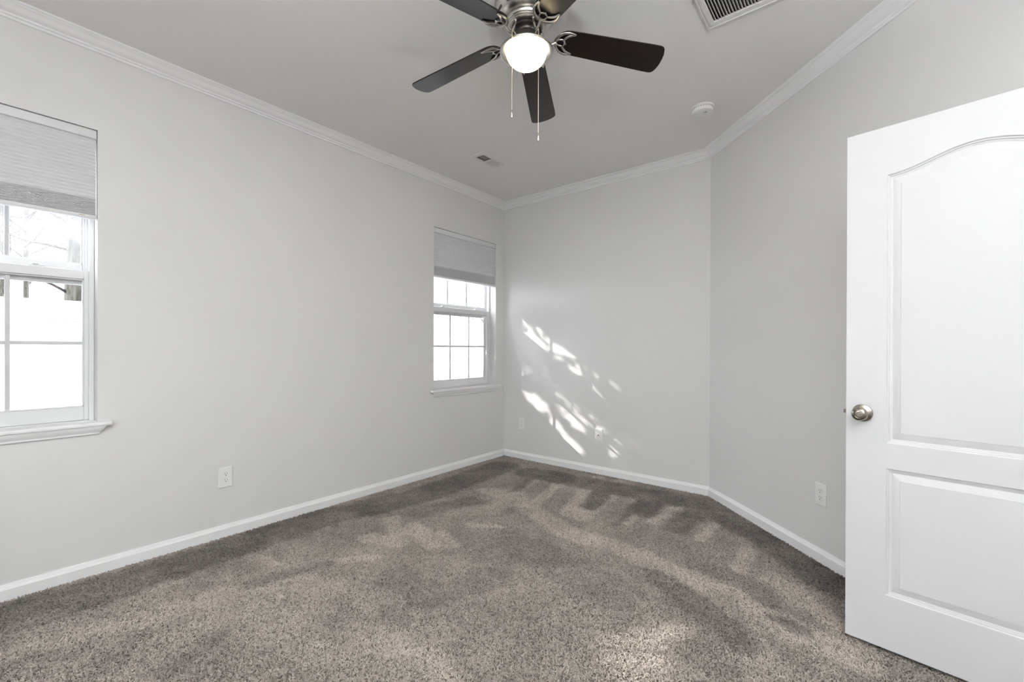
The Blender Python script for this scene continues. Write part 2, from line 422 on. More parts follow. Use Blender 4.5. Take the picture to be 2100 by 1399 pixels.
# ------------------------------------------------------------------ windows
def make_window(name, c, xf, half, label, nm=2):
    """local frame: u along the wall, a outward from the room face, z up; xf maps it."""
    root = empty(name); root['kind'] = 'structure'; root['label'] = label
    Z0, Z1 = WIN_Z0 + 0.008, WIN_Z1
    def bx(bm, u0, u1, a0, a1, z0, z1, bev=0.0015): box(bm, (u0, a0, z0), (u1, a1, z1), bev, xf, 1)
    f = bmesh.new()
    h = half - 0.001
    bx(f, -h, -h + 0.020, 0.084, 0.169, Z0, Z1 - .001); bx(f, h - 0.020, h, 0.084, 0.169, Z0, Z1 - .001)
    bx(f, -h + 0.02, h - 0.02, 0.084, 0.169, Z1 - 0.022, Z1 - .001); bx(f, -h + 0.02, h - 0.02, 0.084, 0.169, Z0 - 0.02, Z0 + 0.004)
    bx(f, -h + 0.02, -h + 0.03, 0.1218, 0.1272, Z0, Z1 - .02, .001); bx(f, h - 0.03, h - 0.02, 0.1218, 0.1272, Z0, Z1 - .02, .001)
    finish('frame', f, M['vinyl'], root)
    ho = half - 0.021
    for nmx, zb, zt, a0, a1, st, rb, rt, gm in (('lower_sash', Z0 + 0.005, 1.611, 0.086, 0.121, 0.0185, 0.885, 1.563, 'glass'), ('upper_sash', 1.536, Z1 - 0.024, 0.128, 0.159, 0.0185, 1.648, Z1 - 0.062, 'glass_hazy')):
        s = bmesh.new(); gi = half - 0.0405
        bx(s, -ho, -gi, a0, a1, zb, zt, .003); bx(s, gi, ho, a0, a1, zb, zt, .003)
        bx(s, -gi, gi, a0, a1, zb, rb, .003); bx(s, -gi, gi, a0, a1, rt, zt, .003)
        # glazing beads
        bx(s, -gi, -gi + 0.006, a0 + 0.007, a1 - 0.006, rb, rt, .001); bx(s, gi - 0.006, gi, a0 + 0.007, a1 - 0.006, rb, rt, .001)
        bx(s, -gi, gi, a0 + 0.007, a1 - 0.006, rb, rb + 0.006, .001); bx(s, -gi, gi, a0 + 0.007, a1 - 0.006, rt - 0.006, rt, .001)
        so_ = finish(nmx, s, M['vinyl'], root)
        am = (a0 + a1) / 2
        g = bmesh.new()
        g.faces.new([g.verts.new(xf @ Vector(v)) for v in ((-gi, am, rb), (gi, am, rb), (gi, am, rt), (-gi, am, rt))])
        finish('glass', g, M[gm], so_)
        q = bmesh.new(); zm = (rb + rt) / 2
        for k in range(nm):
            um = -gi + (k + 1) * 2 * gi / (nm + 1)
            bx(q, um - 0.0095, um + 0.0095, am + 0.002, am + 0.009, rb, rt, .002)
        bx(q, -gi, gi, am + 0.0025, am + 0.0085, zm - 0.0095, zm + 0.0095, .002)
        finish('grille', q, M['vinyl'], so_)
    for k in (-1, 1):
        l = bmesh.new(); bx(l, k * 0.235 - 0.03, k * 0.235 + 0.03, 0.090, 0.117, 1.611, 1.618, .002); bx(l, k * 0.235 - 0.018, k * 0.235 + 0.006, 0.088, 0.111, 1.618, 1.626, .003)
        finish('sash_lock', l, M['vinyl'], root)
    s = bmesh.new()
    sb = box(s, (-half - 0.045, -0.034, WIN_Z0 - 0.013), (half + 0.055, -0.0003, WIN_Z0 + 0.008), 0.008, xf, 4)
    bx(s, -half + .0005, half - .0005, -0.0005, 0.0855, WIN_Z0 - 0.013, WIN_Z0 + 0.008, 0)
    finish('stool', s, M['trim'], root)
    ap = bmesh.new()
    prof = [(0.0005, 0.0), (0.010, 0.0), (0.012, 0.004), (0.012, 0.010), (0.015, 0.016), (0.021, 0.024), (0.0255, 0.034), (0.027, 0.043), (0.0005, 0.043)]
    zb = WIN_Z0 - 0.013 - 0.0435
    L_ = [ap.verts.new(xf @ Vector((-half - 0.012 - (a - 0.010) * 1.0 + 0.012 - b * .2, -a, zb + b))) for a, b in prof]
    R_ = [ap.verts.new(xf @ Vector((half + 0.005 + (a - 0.010) * 1.0 + b * .2, -a, zb + b))) for a, b in prof]
    n = len(prof)
    for k in range(n): ap.faces.new((L_[k], R_[k], R_[(k + 1) % n], L_[(k + 1) % n]))
    ap.faces.new(L_); ap.faces.new(R_[::-1])
    finish('apron', ap, M['trim'], root, angle=25)
    return root

def xf_left(c): return Matrix(((0, -1, 0, -L), (1, 0, 0, c), (0, 0, 1, 0), (0, 0, 0, 1)))
make_window('window_1', W1C, xf_left(W1C), WIN_HALF, 'white double-hung window nearest the camera, showing the tree trunk')
make_window('window_2', W2C, xf_left(W2C), WIN_HALF, 'white double-hung window beside the room corner')
rc = (RWX0 + RWX1) / 2
make_window('window_added', rc, Matrix(((-1, 0, 0, rc), (0, -1, 0, REAR), (0, 0, 1, 0), (0, 0, 0, 1))), (RWX1 - RWX0) / 2, 'wide white window added unseen behind the camera for front light', nm=5)

def make_shade(c, label):
    root = empty('cellular_shade', (-L - 0.022, c, 2.344)); tag(root, label, 'window shade', 'grey cellular shades in the window heads')
    hw = 0.4425; x0 = 0.0
    def bx(bm, x0, x1, y0, y1, z0, z1, bev): box(bm, (x0, y0, z0 - 2.344), (x1, y1, z1 - 2.344), bev, None, 3)
    h = bmesh.new(); bx(h, -0.026, 0.0195, -hw, hw, 2.298, 2.3435, 0.006); finish('headrail', h, M['vinyl'], root)
    # pleated honeycomb: open cells above, stacked cells below
    f = bmesh.new(); zs = []; z = 2.298
    while z > 1.985: zs.append((z, 0.0185)); z -= 0.0185
    while z > 1.8985: zs.append((z, 0.0062)); z -= 0.0062
    front = []; back = []
    for k, (z, p) in enumerate(zs):
        q = (z - 1.9) / 0.4
        amp = 0.0065 if p > 0.01 else 0.0062
        front += [(0.007, z), (0.007 + amp, z - p * 0.5)]; back += [(-0.014, z), (-0.014 - amp, z - p * 0.5)]
    zl = zs[-1][0] - zs[-1][1]; front.append((0.007, zl)); back.append((-0.014, zl))
    loop = front + back[::-1]
    A = [f.verts.new((x, -hw + 0.003, z - 2.344)) for x, z in loop]; Bv = [f.verts.new((x, hw - 0.003, z - 2.344)) for x, z in loop]
    n = len(loop)
    for k in range(n): f.faces.new((A[k], Bv[k], Bv[(k + 1) % n], A[(k + 1) % n]))
    m = len(front)
    for S in (A, Bv):
        for k in range(m - 1): f.faces.new((S[k], S[k + 1], S[n - 2 - k], S[n - 1 - k]))
    finish('pleated_fabric', f, M['fabric'], root, angle=12)
    b = bmesh.new(); bx(b, -0.022, 0.0195, -hw, hw, 1.877, zl - 0.0003, 0.005); rail = finish('bottom_rail', b, M['vinyl'], root)
    t = bmesh.new(); bx(t, 0.0192, 0.0202, hw - 0.068, hw - 0.046, 1.8865, 1.8893, 0); o = finish('rail_tag', t, M['tag'], rail); o['label'] = 'small amber tag'
    return root
make_shade(W1C, 'grey pleated shade half lowered in the nearer window, cut by the frame edge')
make_shade(W2C, 'grey pleated shade half lowered in the window by the room corner')

# ------------------------------------------------------------------ door
def make_door():
    A = Vector((-0.0635, 2.298, 0)); ang = math.atan2(-0.17152, 0.98518)
    root = empty('door_1', (A.x, A.y, DOOR_GAP), ang)
    root['kind'] = 'structure'; root['label'] = 'open white two-panel arched door with a nickel knob'
    W, Ht, T = DOOR_W, DOOR_Z - 0.003, 0.035       # local x from latch edge to hinge, y away from the camera, z up
    x0, x1 = 0.128, W - 0.128
    def arch(u, z_s, rise):
        t = min(1, max(0, (u - x0) / (x1 - x0))); return z_s + rise * (0.5 - 0.5 * math.cos(2 * PI * t))
    steps = [(0, 0), (0.0035, -0.0045), (0.0045, -0.0045), (0.0075, -0.0052), (0.0085, -0.0085), (0.013, -0.0092), (0.0155, -0.0105), (0.018, -0.0105), (0.0385, -0.0035), (0.0415, -0.0030), (0.0425, -0.0012)]
    N = 40
    def outline(z0, z1f, d):
        pts = [(x0 + d, z0 + d), (x1 - d, z0 + d)]
        for k in range(N + 1):
            u0 = x1 - (x1 - x0) * k / N
            u = x1 - d - (x1 - x0 - 2 * d) * k / N
            pts.append((u, z1f(u0) - d))
        return pts
    bm = bmesh.new()
    g = DOOR_GAP
    panels = [(0.2365 - g, lambda u: 0.735 - g), (0.834 - g, lambda u: arch(u, 1.887, 0.053) - g)]
    outer = {}
    for side, y, sg in ((0, 0.0, 1), (1, T, -1)):
        rect = [bm.verts.new((x, y, z)) for x, z in ((0, 0), (W, 0), (W, Ht), (0, Ht))]
        outer[side] = rect
        edges = [bm.edges.new((rect[i], rect[(i + 1) % 4])) for i in range(4)]
        for z0, zf in panels:
            loops = [[bm.verts.new((px, y - sg * dep, pz)) for px, pz in outline(z0, zf, d)] for d, dep in steps]
            n = len(loops[0])
            for a, b in zip(loops, loops[1:]):
                for i in range(n): bm.faces.new((a[i], a[(i + 1) % n], b[(i + 1) % n], b[i]))
            bm.faces.new(loops[-1])
            edges += [bm.edges.get((loops[0][i], loops[0][(i + 1) % n])) for i in range(n)]
        bmesh.ops.triangle_fill(bm, edges=edges, use_beauty=True, normal=(0, -sg, 0))
    for i in range(4):
        j = (i + 1) % 4
        bm.faces.new((outer[0][i], outer[0][j], outer[1][j], outer[1][i]))
    finish('door_slab', bm, M['door'], root, angle=14)
    # knob set, both faces
    kz = 0.945 - g; kx = 0.0535
    for sg, y in ((-1, 0.0), (1, T)):
        kb = bmesh.new()
        lathe(kb, [(0, 0.0002), (0.0345, 0.0002), (0.0345, 0.003), (0.0330, 0.0052), (0.027, 0.0078), (0.018, 0.0105), (0.0125, 0.013), (0.0115, 0.020), (0.0115, 0.0)], 48)
        R = Matrix.Rotation(PI / 2 * (1 if sg < 0 else -1), 4, 'X')
        bmesh.ops.transform(kb, matrix=Matrix.Translation((kx, y, kz)) @ R, verts=kb.verts)
        ro = finish('knob_rose', kb, M['knob'], root)
        k2 = bmesh.new()
        lathe(k2, [(0.0105, 0.018), (0.0115, 0.026), (0.0145, 0.031), (0.0215, 0.0365), (0.0255, 0.0415), (0.0272, 0.047), (0.0268, 0.0515), (0.0245, 0.0560), (0.0205, 0.0600),
                   (0.0165, 0.0620), (0.0158, 0.0600), (0.0150, 0.0585), (0.0120, 0.0592), (0.0085, 0.0592), (0.0080, 0.0575), (0.0, 0.0575)], 48)
        bmesh.ops.transform(k2, matrix=Matrix.Translation((kx, y, kz)) @ R, verts=k2.verts)
        kn = finish('door_knob', k2, M['knob'], root)
        if sg < 0:
            k3 = bmesh.new()
            lathe(k3, [(0.0058, 0.0578), (0.0058, 0.0625), (0.005, 0.0635), (0, 0.0635)], 24)
            box(k3, (-0.0045, -0.0012, 0.0635), (0.0045, 0.0012, 0.0660), 0.0004)
            bmesh.ops.transform(k3, matrix=Matrix.Translation((kx, y, kz)) @ R, verts=k3.verts)
            finish('lock_button', k3, M['knob'], kn)
    lb = bmesh.new(); box(lb, (-0.0020, 0.006, kz - 0.0285), (0.0003, 0.029, kz + 0.0285), 0.0002)
    lp = finish('latch_plate', lb, M['knob'], root)
    lb = bmesh.new()
    vs_ = [lb.verts.new(v) for v in ((-0.0005, 0.012, kz - 0.008), (-0.0005, 0.023, kz - 0.008), (-0.0115, 0.023, kz - 0.008), (-0.0125, 0.018, kz - 0.008), (-0.0005, 0.012, kz + 0.008), (-0.0005, 0.023, kz + 0.008), (-0.0115, 0.023, kz + 0.008), (-0.0125, 0.018, kz + 0.008))]
    for q in ((0, 3, 2, 1), (4, 5, 6, 7), (0, 1, 5, 4), (1, 2, 6, 5), (2, 3, 7, 6), (3, 0, 4, 7)): lb.faces.new([vs_[i] for i in q])
    finish('latch_bolt', lb, M['knob'], lp)
    for z in (0.18, 1.02, 1.85):
        hb = bmesh.new()
        tube(hb, [(W + 0.004, -0.006, z - 0.045), (W + 0.004, -0.006, z + 0.045)], 0.0055, 12)
        box(hb, (W - 0.03, -0.0018, z - 0.044), (W + 0.004, -0.0002, z + 0.044), 0.0004)
        finish('hinge', hb, M['knob'], root)
make_door()

# ------------------------------------------------------------------ ceiling fan
def make_fan():
    cx, cy = -1.2254, 1.632
    root = empty('ceiling_fan', (cx, cy, H)); tag(root, 'five-blade ceiling fan in brushed nickel with dark blades and a lit globe', 'ceiling fan')
    Z = lambda z: z - H
    bm = bmesh.new()
    prof = [(0.0, -0.0006), (0.138, -0.0006), (0.142, -0.006), (0.146, -0.03), (0.149, -0.055), (0.149, -0.070), (0.1475, -0.076), (0.142, -0.081), (0.138, -0.0845),
            (0.127, -0.107), (0.116, -0.1195), (0.1095, -0.1235), (0.104, -0.1245), (0.097, -0.1255), (0.0955, -0.128), (0.094, -0.1335), (0.0915, -0.135), (0.0905, -0.1365),
            (0.0905, -0.142), (0.088, -0.1435), (0.0865, -0.145), (0.0865, -0.150), (0.0835, -0.1535), (0.074, -0.155), (0.0, -0.155)]
    lathe(bm, prof, 96); hs_ = finish('motor_housing', bm, M['nickel'], root, angle=30)
    # cooling slots cut dark into the tapered part of the housing
    for k in range(10):
        s = bmesh.new(); a0 = 2 * PI * (k + 0.18) / 10 + 0.12; a1 = a0 + 2 * PI / 10 * 0.60
        ring = []
        for t in range(9):
            a = a0 + (a1 - a0) * t / 8
            e = 1.0 if 0 < t < 8 else 0.35
            mid = 0.52; hh = 0.24 * e
            row = []
            for q in (mid - hh, mid + hh):
                r = 0.138 + (0.127 - 0.138) * q; z = -0.0845 + (-0.107 + 0.0845) * q
                row.append((r + 0.0004, z - 0.0003))
            ring.append([s.verts.new((r * math.cos(a), r * math.sin(a), z)) for r, z in row] + [s.verts.new(((r - 0.002) * math.cos(a), (r - 0.002) * math.sin(a), z + 0.0012)) for r, z in row[::-1]])
        for p, q in zip(ring, ring[1:]):
            for i in range(4): s.faces.new((p[i], q[i], q[(i + 1) % 4], p[(i + 1) % 4]))
        s.faces.new(ring[0][::-1]); s.faces.new(ring[-1])
        finish('cooling_slot', s, M['slot'], hs_)
    bm = bmesh.new(); lathe(bm, [(0, -0.1552), (0.066, -0.1552), (0.069, -0.158), (0.069, -0.166), (0.060, -0.170), (0, -0.170)], 64); finish('flywheel', bm, M['darkmetal'], root)
    bm = bmesh.new(); lathe(bm, [(0, -0.1702), (0.052, -0.1702), (0.052, -0.180), (0.044, -0.183), (0.0335, -0.1845), (0.0335, -0.1908), (0, -0.1908)], 48); finish('switch_housing', bm, M['nickel'], root)
    zb = Z(2.606)
    bm = bmesh.new()
    lathe(bm, [(0, zb + 0.0262), (0.060, zb + 0.0262), (0.0660, zb + 0.0248), (0.0685, zb + 0.021), (0.0730, zb + 0.014), (0.0830, zb + 0.001), (0.0960, zb - 0.0145), (0.1090, zb - 0.0275), (0.1175, zb - 0.0345), (0.1210, zb - 0.0375),
               (0.1225, zb - 0.041), (0.1215, zb - 0.0445), (0.1185, zb - 0.0455), (0.108, zb - 0.0435), (0.097, zb - 0.040), (0.0945, zb - 0.036), (0.0945, zb - 0.02), (0, zb - 0.02)], 96)
    pan = finish('light_pan', bm, M['nickel'], root)
    bm = bmesh.new(); pr = []
    for k in range(0, 17):
        t = k / 16 * PI / 2
        pr.append((0.0935 * math.cos(t) if k < 16 else 0.0, zb - 0.040 - 0.076 * math.sin(t)))
    pr = [(0.0935, zb - 0.024)] + pr
    lathe(bm, pr, 72); finish('glass_globe', bm, M['globe'], root)
    # blades and irons
    ph0 = 117.35
    blade_out = []
    R0, R1 = 0.140, 0.652
    def halfw(r):
        t = (r - R0) / (R1 - R0); return 0.058 + 0.0145 * min(1, t * 1.15)
    left = []
    for k in range(9):                         # rounded root
        a = PI / 2 * k / 8; left.append((R0 + 0.055 * (1 - math.cos(a)), halfw(R0 + 0.055) * math.sin(a)))
    for k in range(1, 12): left.append((R0 + 0.055 + (R1 - 0.03 - R0 - 0.055) * k / 11, halfw(R0 + 0.055 + (R1 - 0.03 - R0 - 0.055) * k / 11)))
    hw = left[-1][1]
    for k in range(1, 7):                      # rounded tip corners then a slightly bowed end
        a = PI / 2 * k / 6; left.append((R1 - 0.03 + 0.022 * math.sin(a), hw - 0.024 * (1 - math.cos(a))))
    tip = []
    for k in range(1, 6): 
        v = (hw - 0.024) * (1 - k / 3.0); tip.append((R1 - 0.008 + 0.008 * (1 - (v / hw) ** 2), v))
    right = [(r, -w_) for r, w_ in left[::-1]]
    outline = left[1:] + tip + right[:-1] + [(R0, 0.0)]
    def droop(r): return 2.645 - 0.068 * r / 0.645
    bm = bmesh.new(); T = 0.0055
    top = [bm.verts.new((r, v, T / 2)) for r, v in outline]; bot = [bm.verts.new((r, v, -T / 2)) for r, v in outline]
    bm.faces.new(top); bm.faces.new(bot[::-1]); n = len(outline)
    for i in range(n): bm.faces.new((top[i], bot[i], bot[(i + 1) % n], top[(i + 1) % n]))
    bmesh.ops.bevel(bm, geom=[e for e in bm.edges if abs(e.verts[0].co.z - e.verts[1].co.z) < 1e-6 and len(e.link_faces) == 2], offset=0.0012, segments=2, affect='EDGES')
    blade0 = finish('fan_blade', bm, M['wood'], None, angle=30)
    # the iron: crescent casting with two openings, on an S-shaped arm
    bi = bmesh.new()
    cz_ = -0.0085
    outer = smooth_path([(0.222, 0.050, cz_ + .002), (0.192, 0.0545, cz_), (0.163, 0.046, cz_), (0.144, 0.026, cz_), (0.136, 0.0, cz_), (0.144, -0.026, cz_), (0.163, -0.046, cz_), (0.192, -0.0545, cz_), (0.222, -0.050, cz_ + .002)], 5)
    inner = smooth_path([(0.222, 0.050, cz_ + .002), (0.196, 0.041, cz_), (0.179, 0.027, cz_), (0.171, 0.0165, cz_)], 5)
    mid = smooth_path([(0.171, 0.0165, cz_), (0.1775, 0.009, cz_), (0.180, 0.0, cz_), (0.1775, -0.009, cz_), (0.171, -0.0165, cz_)], 4)
    m1 = len(outer)
    rr = [0.0042 + 0.0030 * math.sin(PI * i / (m1 - 1)) for i in range(m1)]
    tube(bi, outer, rr, 10, 0.7, (0, 0, 1))
    for s in (1, -1):
        q = [(p[0], s * p[1], p[2]) for p in inner]
        tube(bi, q, [0.0042 + 0.0012 * math.sin(PI * i / (len(q) - 1)) for i in range(len(q))], 10, 0.7, (0, 0, 1))
        tube(bi, smooth_path([(0.139, s * 0.005, cz_), (0.152, s * 0.014, cz_), (0.171, s * 0.0165, cz_)], 5), 0.0038, 10, 0.7, (0, 0, 1))
    tube(bi, mid, 0.0042, 10, 0.7, (0, 0, 1))
    for sx, sy in ((0.150, 0.034), (0.150, -0.034), (0.186, 0.0)):      # mounting screws through the blade
        lathe(bi, [(0, 0.0), (0.004, 0.0), (0.0045, 0.0015), (0.0045, 0.006), (0, 0.006)], 12, (sx, sy, cz_ - 0.002))
    iron0 = finish('blade_iron', bi, M['nickel'], None, angle=40)
    ar = bmesh.new()
    tilt = math.atan2(0.068, 0.645)
    zr = Z(droop(0.138)) - 0.009
    arm = smooth_path([(0.138, 0, zr), (0.124, 0, zr - 0.007), (0.108, 0, zr - 0.014), (0.092, 0, zr - 0.008), (0.080, 0, zr + 0.012), (0.067, 0, Z(2.660)), (0.052, 0, Z(2.6640))], 6)
    tube(ar, arm, [0.0062 + 0.0018 * abs(math.cos(PI * i / (len(arm) - 1))) for i in range(len(arm))], 12, 0.75, (0, 1, 0))
    arm0 = finish('iron_arm', ar, M['nickel'], None, angle=40)
    for k in range(5):
        a = math.radians(ph0 + 72 * k)
        if k == 0: b, ir, am_ = blade0, iron0, arm0
        else:
            b, ir, am_ = blade0.copy(), iron0.copy(), arm0.copy()
            for o in (b, ir, am_): COL.objects.link(o)
        # pitch about the blade axis, droop, then turn
        Mx = Matrix.Rotation(a, 4, 'Z') @ Matrix.Translation((0, 0, Z(2.645))) @ Matrix.Rotation(tilt, 4, 'Y') @ Matrix.Rotation(math.radians(-12.5), 4, 'X')
        b.parent = root; b.matrix_local = Mx
        ir.parent = root; ir.matrix_local = Mx
        am_.parent = ir
        am_.matrix_local = Mx.inverted() @ Matrix.Rotation(a, 4, 'Z')
    # pull chains
    d = Vector((-cx, -cy, 0)).normalized(); lat = Vector((-d.y, d.x, 0))
    for nm, lo, dd, z1, lab in (('pull_chain', -0.0625, 0.110, 2.207, None), ('pull_chain', 0.0525, 0.116, 2.102, None)):
        p = lat * lo + d * dd
        bm = bmesh.new(); zt = Z(2.596)
        tube(bm, smooth_path([(p.x * 0.76, p.y * 0.76, zt - 0.004), (p.x * 0.90, p.y * 0.90, zt - 0.004), (p.x * 0.985, p.y * 0.985, zt - 0.007), (p.x * 1.0, p.y * 1.0, zt - 0.02)], 4), 0.0022, 8)
        z = zt - 0.018; zend = Z(z1) + 0.034
        tube(bm, [(p.x, p.y, z), (p.x, p.y, zend)], 0.0012, 6)
        while z > zend:
            lathe(bm, [(0, 0.0015), (0.0017, 0.0006), (0.0017, -0.0006), (0, -0.0015)], 6, (p.x, p.y, z)); z -= 0.0032
        ch = finish(nm, bm, M['brass'], root)
        fb = bmesh.new()
        lathe(fb, [(0, 0.036), (0.0015, 0.0355), (0.002, 0.030), (0.0042, 0.024), (0.0048, 0.019), (0.0042, 0.017), (0.0062, 0.0155), (0.0064, 0.004), (0.0055, 0.0), (0, 0.0)], 20, (p.x, p.y, Z(z1)))
        finish('chain_fob', fb, M['nickel'], ch)
    # the lamp inside the globe lights the room through the globe's own glow
    return root
make_fan()

# ------------------------------------------------------------------ ceiling fittings
def open_box(bm, a, b, z0, z1):
    """a duct: walls and lid with some thickness, open below"""
    c4 = ((-1, -1), (1, -1), (1, 1), (-1, 1)); t = 0.002
    rings = [[bm.verts.new((p * (a - d), q * (b - d), z)) for p, q in c4] for d, z in ((t, z1 - t), (t, z0), (0, z0), (0, z1))]
    for r, s in zip(rings, rings[1:]):
        for i in range(4): bm.faces.new((r[i], r[(i + 1) % 4], s[(i + 1) % 4], s[i]))
    bm.faces.new(rings[0]); bm.faces.new(rings[-1][::-1])

def make_register():
    x, y, sx, sy = VENT_S
    root = empty('air_register', (x, y, H)); tag(root, 'small white ceiling air register with one dark louvred half', 'air vent')
    bm = bmesh.new(); ox, oy = sx / 2, sy / 2; ix, iy = ox - 0.034, oy - 0.040
    def ringframe(bm, ox, oy, ix, iy, z0, z1, sl):
        o0 = [bm.verts.new((a * ox, b * oy, z1)) for a, b in ((-1, -1), (1, -1), (1, 1), (-1, 1))]
        o1 = [bm.verts.new((a * (ox - sl), b * (oy - sl), z0)) for a, b in ((-1, -1), (1, -1), (1, 1), (-1, 1))]
        i0 = [bm.verts.new((a * ix, b * iy, z0)) for a, b in ((-1, -1), (1, -1), (1, 1), (-1, 1))]
        i1 = [bm.verts.new((a * ix, b * iy, z1)) for a, b in ((-1, -1), (1, -1), (1, 1), (-1, 1))]
        for i in range(4):
            j = (i + 1) % 4
            bm.faces.new((o0[i], o0[j], o1[j], o1[i])); bm.faces.new((o1[i], o1[j], i0[j], i0[i])); bm.faces.new((i0[i], i0[j], i1[j], i1[i])); bm.faces.new((i1[i], i1[j], o0[j], o0[i]))
    ringframe(bm, ox, oy, ix, iy, -0.0075, -0.0004, 0.006)
    box(bm, (-ix, -0.009, -0.0072), (ix, 0.009, -0.0006), 0.0008)
    finish('register_frame', bm, M['grille'], root)
    for sgn, nm in ((-1, 'louver_bank'), (1, 'louver_bank')):
        lv = bmesh.new(); n = 8 if sgn < 0 else 9
        y0, y1 = (-iy, -0.009) if sgn < 0 else (0.009, iy)
        for k in range(n):
            yy = y0 + (k + 0.5) * (y1 - y0) / n
            R = Matrix.Translation((0, yy, 0.001)) @ Matrix.Rotation(math.radians(-57 if sgn < 0 else 40), 4, 'X')
            box(lv, (-ix, -0.0006, -0.0085), (ix, 0.0006, 0.0085), 0, R)
        if sgn < 0:
            for k in range(1, 7): box(lv, (-ix + k * 2 * ix / 7 - 0.0006, y0, 0.004), (-ix + k * 2 * ix / 7 + 0.0006, y1, 0.012), 0)
        finish(nm, lv, M['grille'], root)
    lv = bmesh.new(); box(lv, (0.012, oy - 0.026, -0.014), (0.020, oy - 0.018, -0.0070), 0.001); finish('damper_lever', lv, M['grille'], root)
    d = bmesh.new(); a, b = sx / 2 - 0.0285, sy / 2 - 0.0285
    open_box(d, a, b, 0.0005, 0.11); finish('duct_box', d, M['duct'], root)
make_register()

def make_return():
    x, y, sx, sy = VENT_L
    root = empty('return_air_grille', (x, y, H)); tag(root, 'large square return air grille in the ceiling, cut by the top edge', 'air vent')
    ox, oy = sx / 2, sy / 2; ix, iy = ox - 0.036, oy - 0.040
    bm = bmesh.new()
    c4 = ((-1, -1), (1, -1), (1, 1), (-1, 1))
    rings = [[bm.verts.new((a * (ox - d), b * (oy - d), z)) for a, b in c4] for d, z in ((0.0, -0.0004), (0.0, -0.004), (0.002, -0.0115), (0.0095, -0.0125), (0.0098, -0.004), (0.0125, -0.004), (0.0128, -0.0095))]
    rings += [[bm.verts.new((a * ix, b * iy, z)) for a, b in c4] for z in (-0.0095, -0.0004)]
    for r, s in zip(rings, rings[1:]):
        for i in range(4): bm.faces.new((r[i], r[(i + 1) % 4], s[(i + 1) % 4], s[i]))
    finish('grille_frame', bm, M['grille'], root)
    lv = bmesh.new(); n = 32
    for k in range(n):
        xx = -ix + (k + 0.5) * 2 * ix / n
        R = Matrix.Translation((xx, 0, 0.0005)) @ Matrix.Rotation(math.radians(-34), 4, 'Y')
        box(lv, (-0.0007, -iy, -0.0095), (0.0007, iy, 0.0095), 0, R)
    finish('louvers', lv, M['grille'], root)
    for a, b in ((-1, 1),):
        sc = bmesh.new(); lathe(sc, [(0, -0.0125), (0.0035, -0.0118), (0.0045, -0.0096), (0, -0.0096)], 16, (-ox + 0.024, oy - 0.036, 0)); finish('screw', sc, M['plastic'], root)
    d = bmesh.new(); a, b = sx / 2 - 0.0305, sy / 2 - 0.0305
    open_box(d, a, b, 0.0005, 0.115); finish('filter_box', d, M['duct'], root)
make_return()

def make_smoke():
    c = (-0.862, 3.117, H)
    root = empty('smoke_detector', c); tag(root, 'round white smoke detector on the ceiling near the angled wall', 'smoke detector')
    bm = bmesh.new(); lathe(bm, [(0, -0.0004), (0.071, -0.0004), (0.0715, -0.004), (0.070, -0.0085), (0.066, -0.011), (0, -0.011)], 64); finish('mounting_base', bm, M['plastic'], root)
    bm = bmesh.new(); lathe(bm, [(0, -0.0112), (0.0625, -0.0112), (0.0635, -0.0135), (0.0665, -0.015), (0.0665, -0.032), (0.064, -0.0385), (0.058, -0.0425), (0.048, -0.0440), (0.030, -0.0440), (0.029, -0.0425), (0.0, -0.0425)], 64)
    bd = finish('detector_cover', bm, M['plastic'], root)
    s = bmesh.new()
    for k in range(26):
        a = 2 * PI * k / 26
        R = Matrix.Rotation(a, 4, 'Z'); box(s, (0.0655, -0.0045, -0.0195), (0.0670, 0.0045, -0.0165), 0, R)
    finish('smoke_slots', s, M['branding'], bd)
    b = bmesh.new(); lathe(b, [(0.011, -0.0424), (0.0115, -0.0445), (0.010, -0.0455), (0, -0.0455)], 32, (0.004, 0.016, 0)); finish('test_button', b, M['plastic'], bd)
    ang = 0.67
    t = bmesh.new()
    for row, (w0, w1) in enumerate(((-0.006, 0.020), (-0.002, 0.016), (0.001, 0.013))):
        x = w0
        while x < w1:
            ww = random.uniform(0.0015, 0.004)
            box(t, (x, -0.021 - row * 0.005, -0.0447), (x + ww, -0.0185 - row * 0.005, -0.0441), 0, Matrix.Rotation(ang, 4, 'Z')); x += ww + 0.0012
    finish('printed_marks', t, M['branding'], bd)
make_smoke()

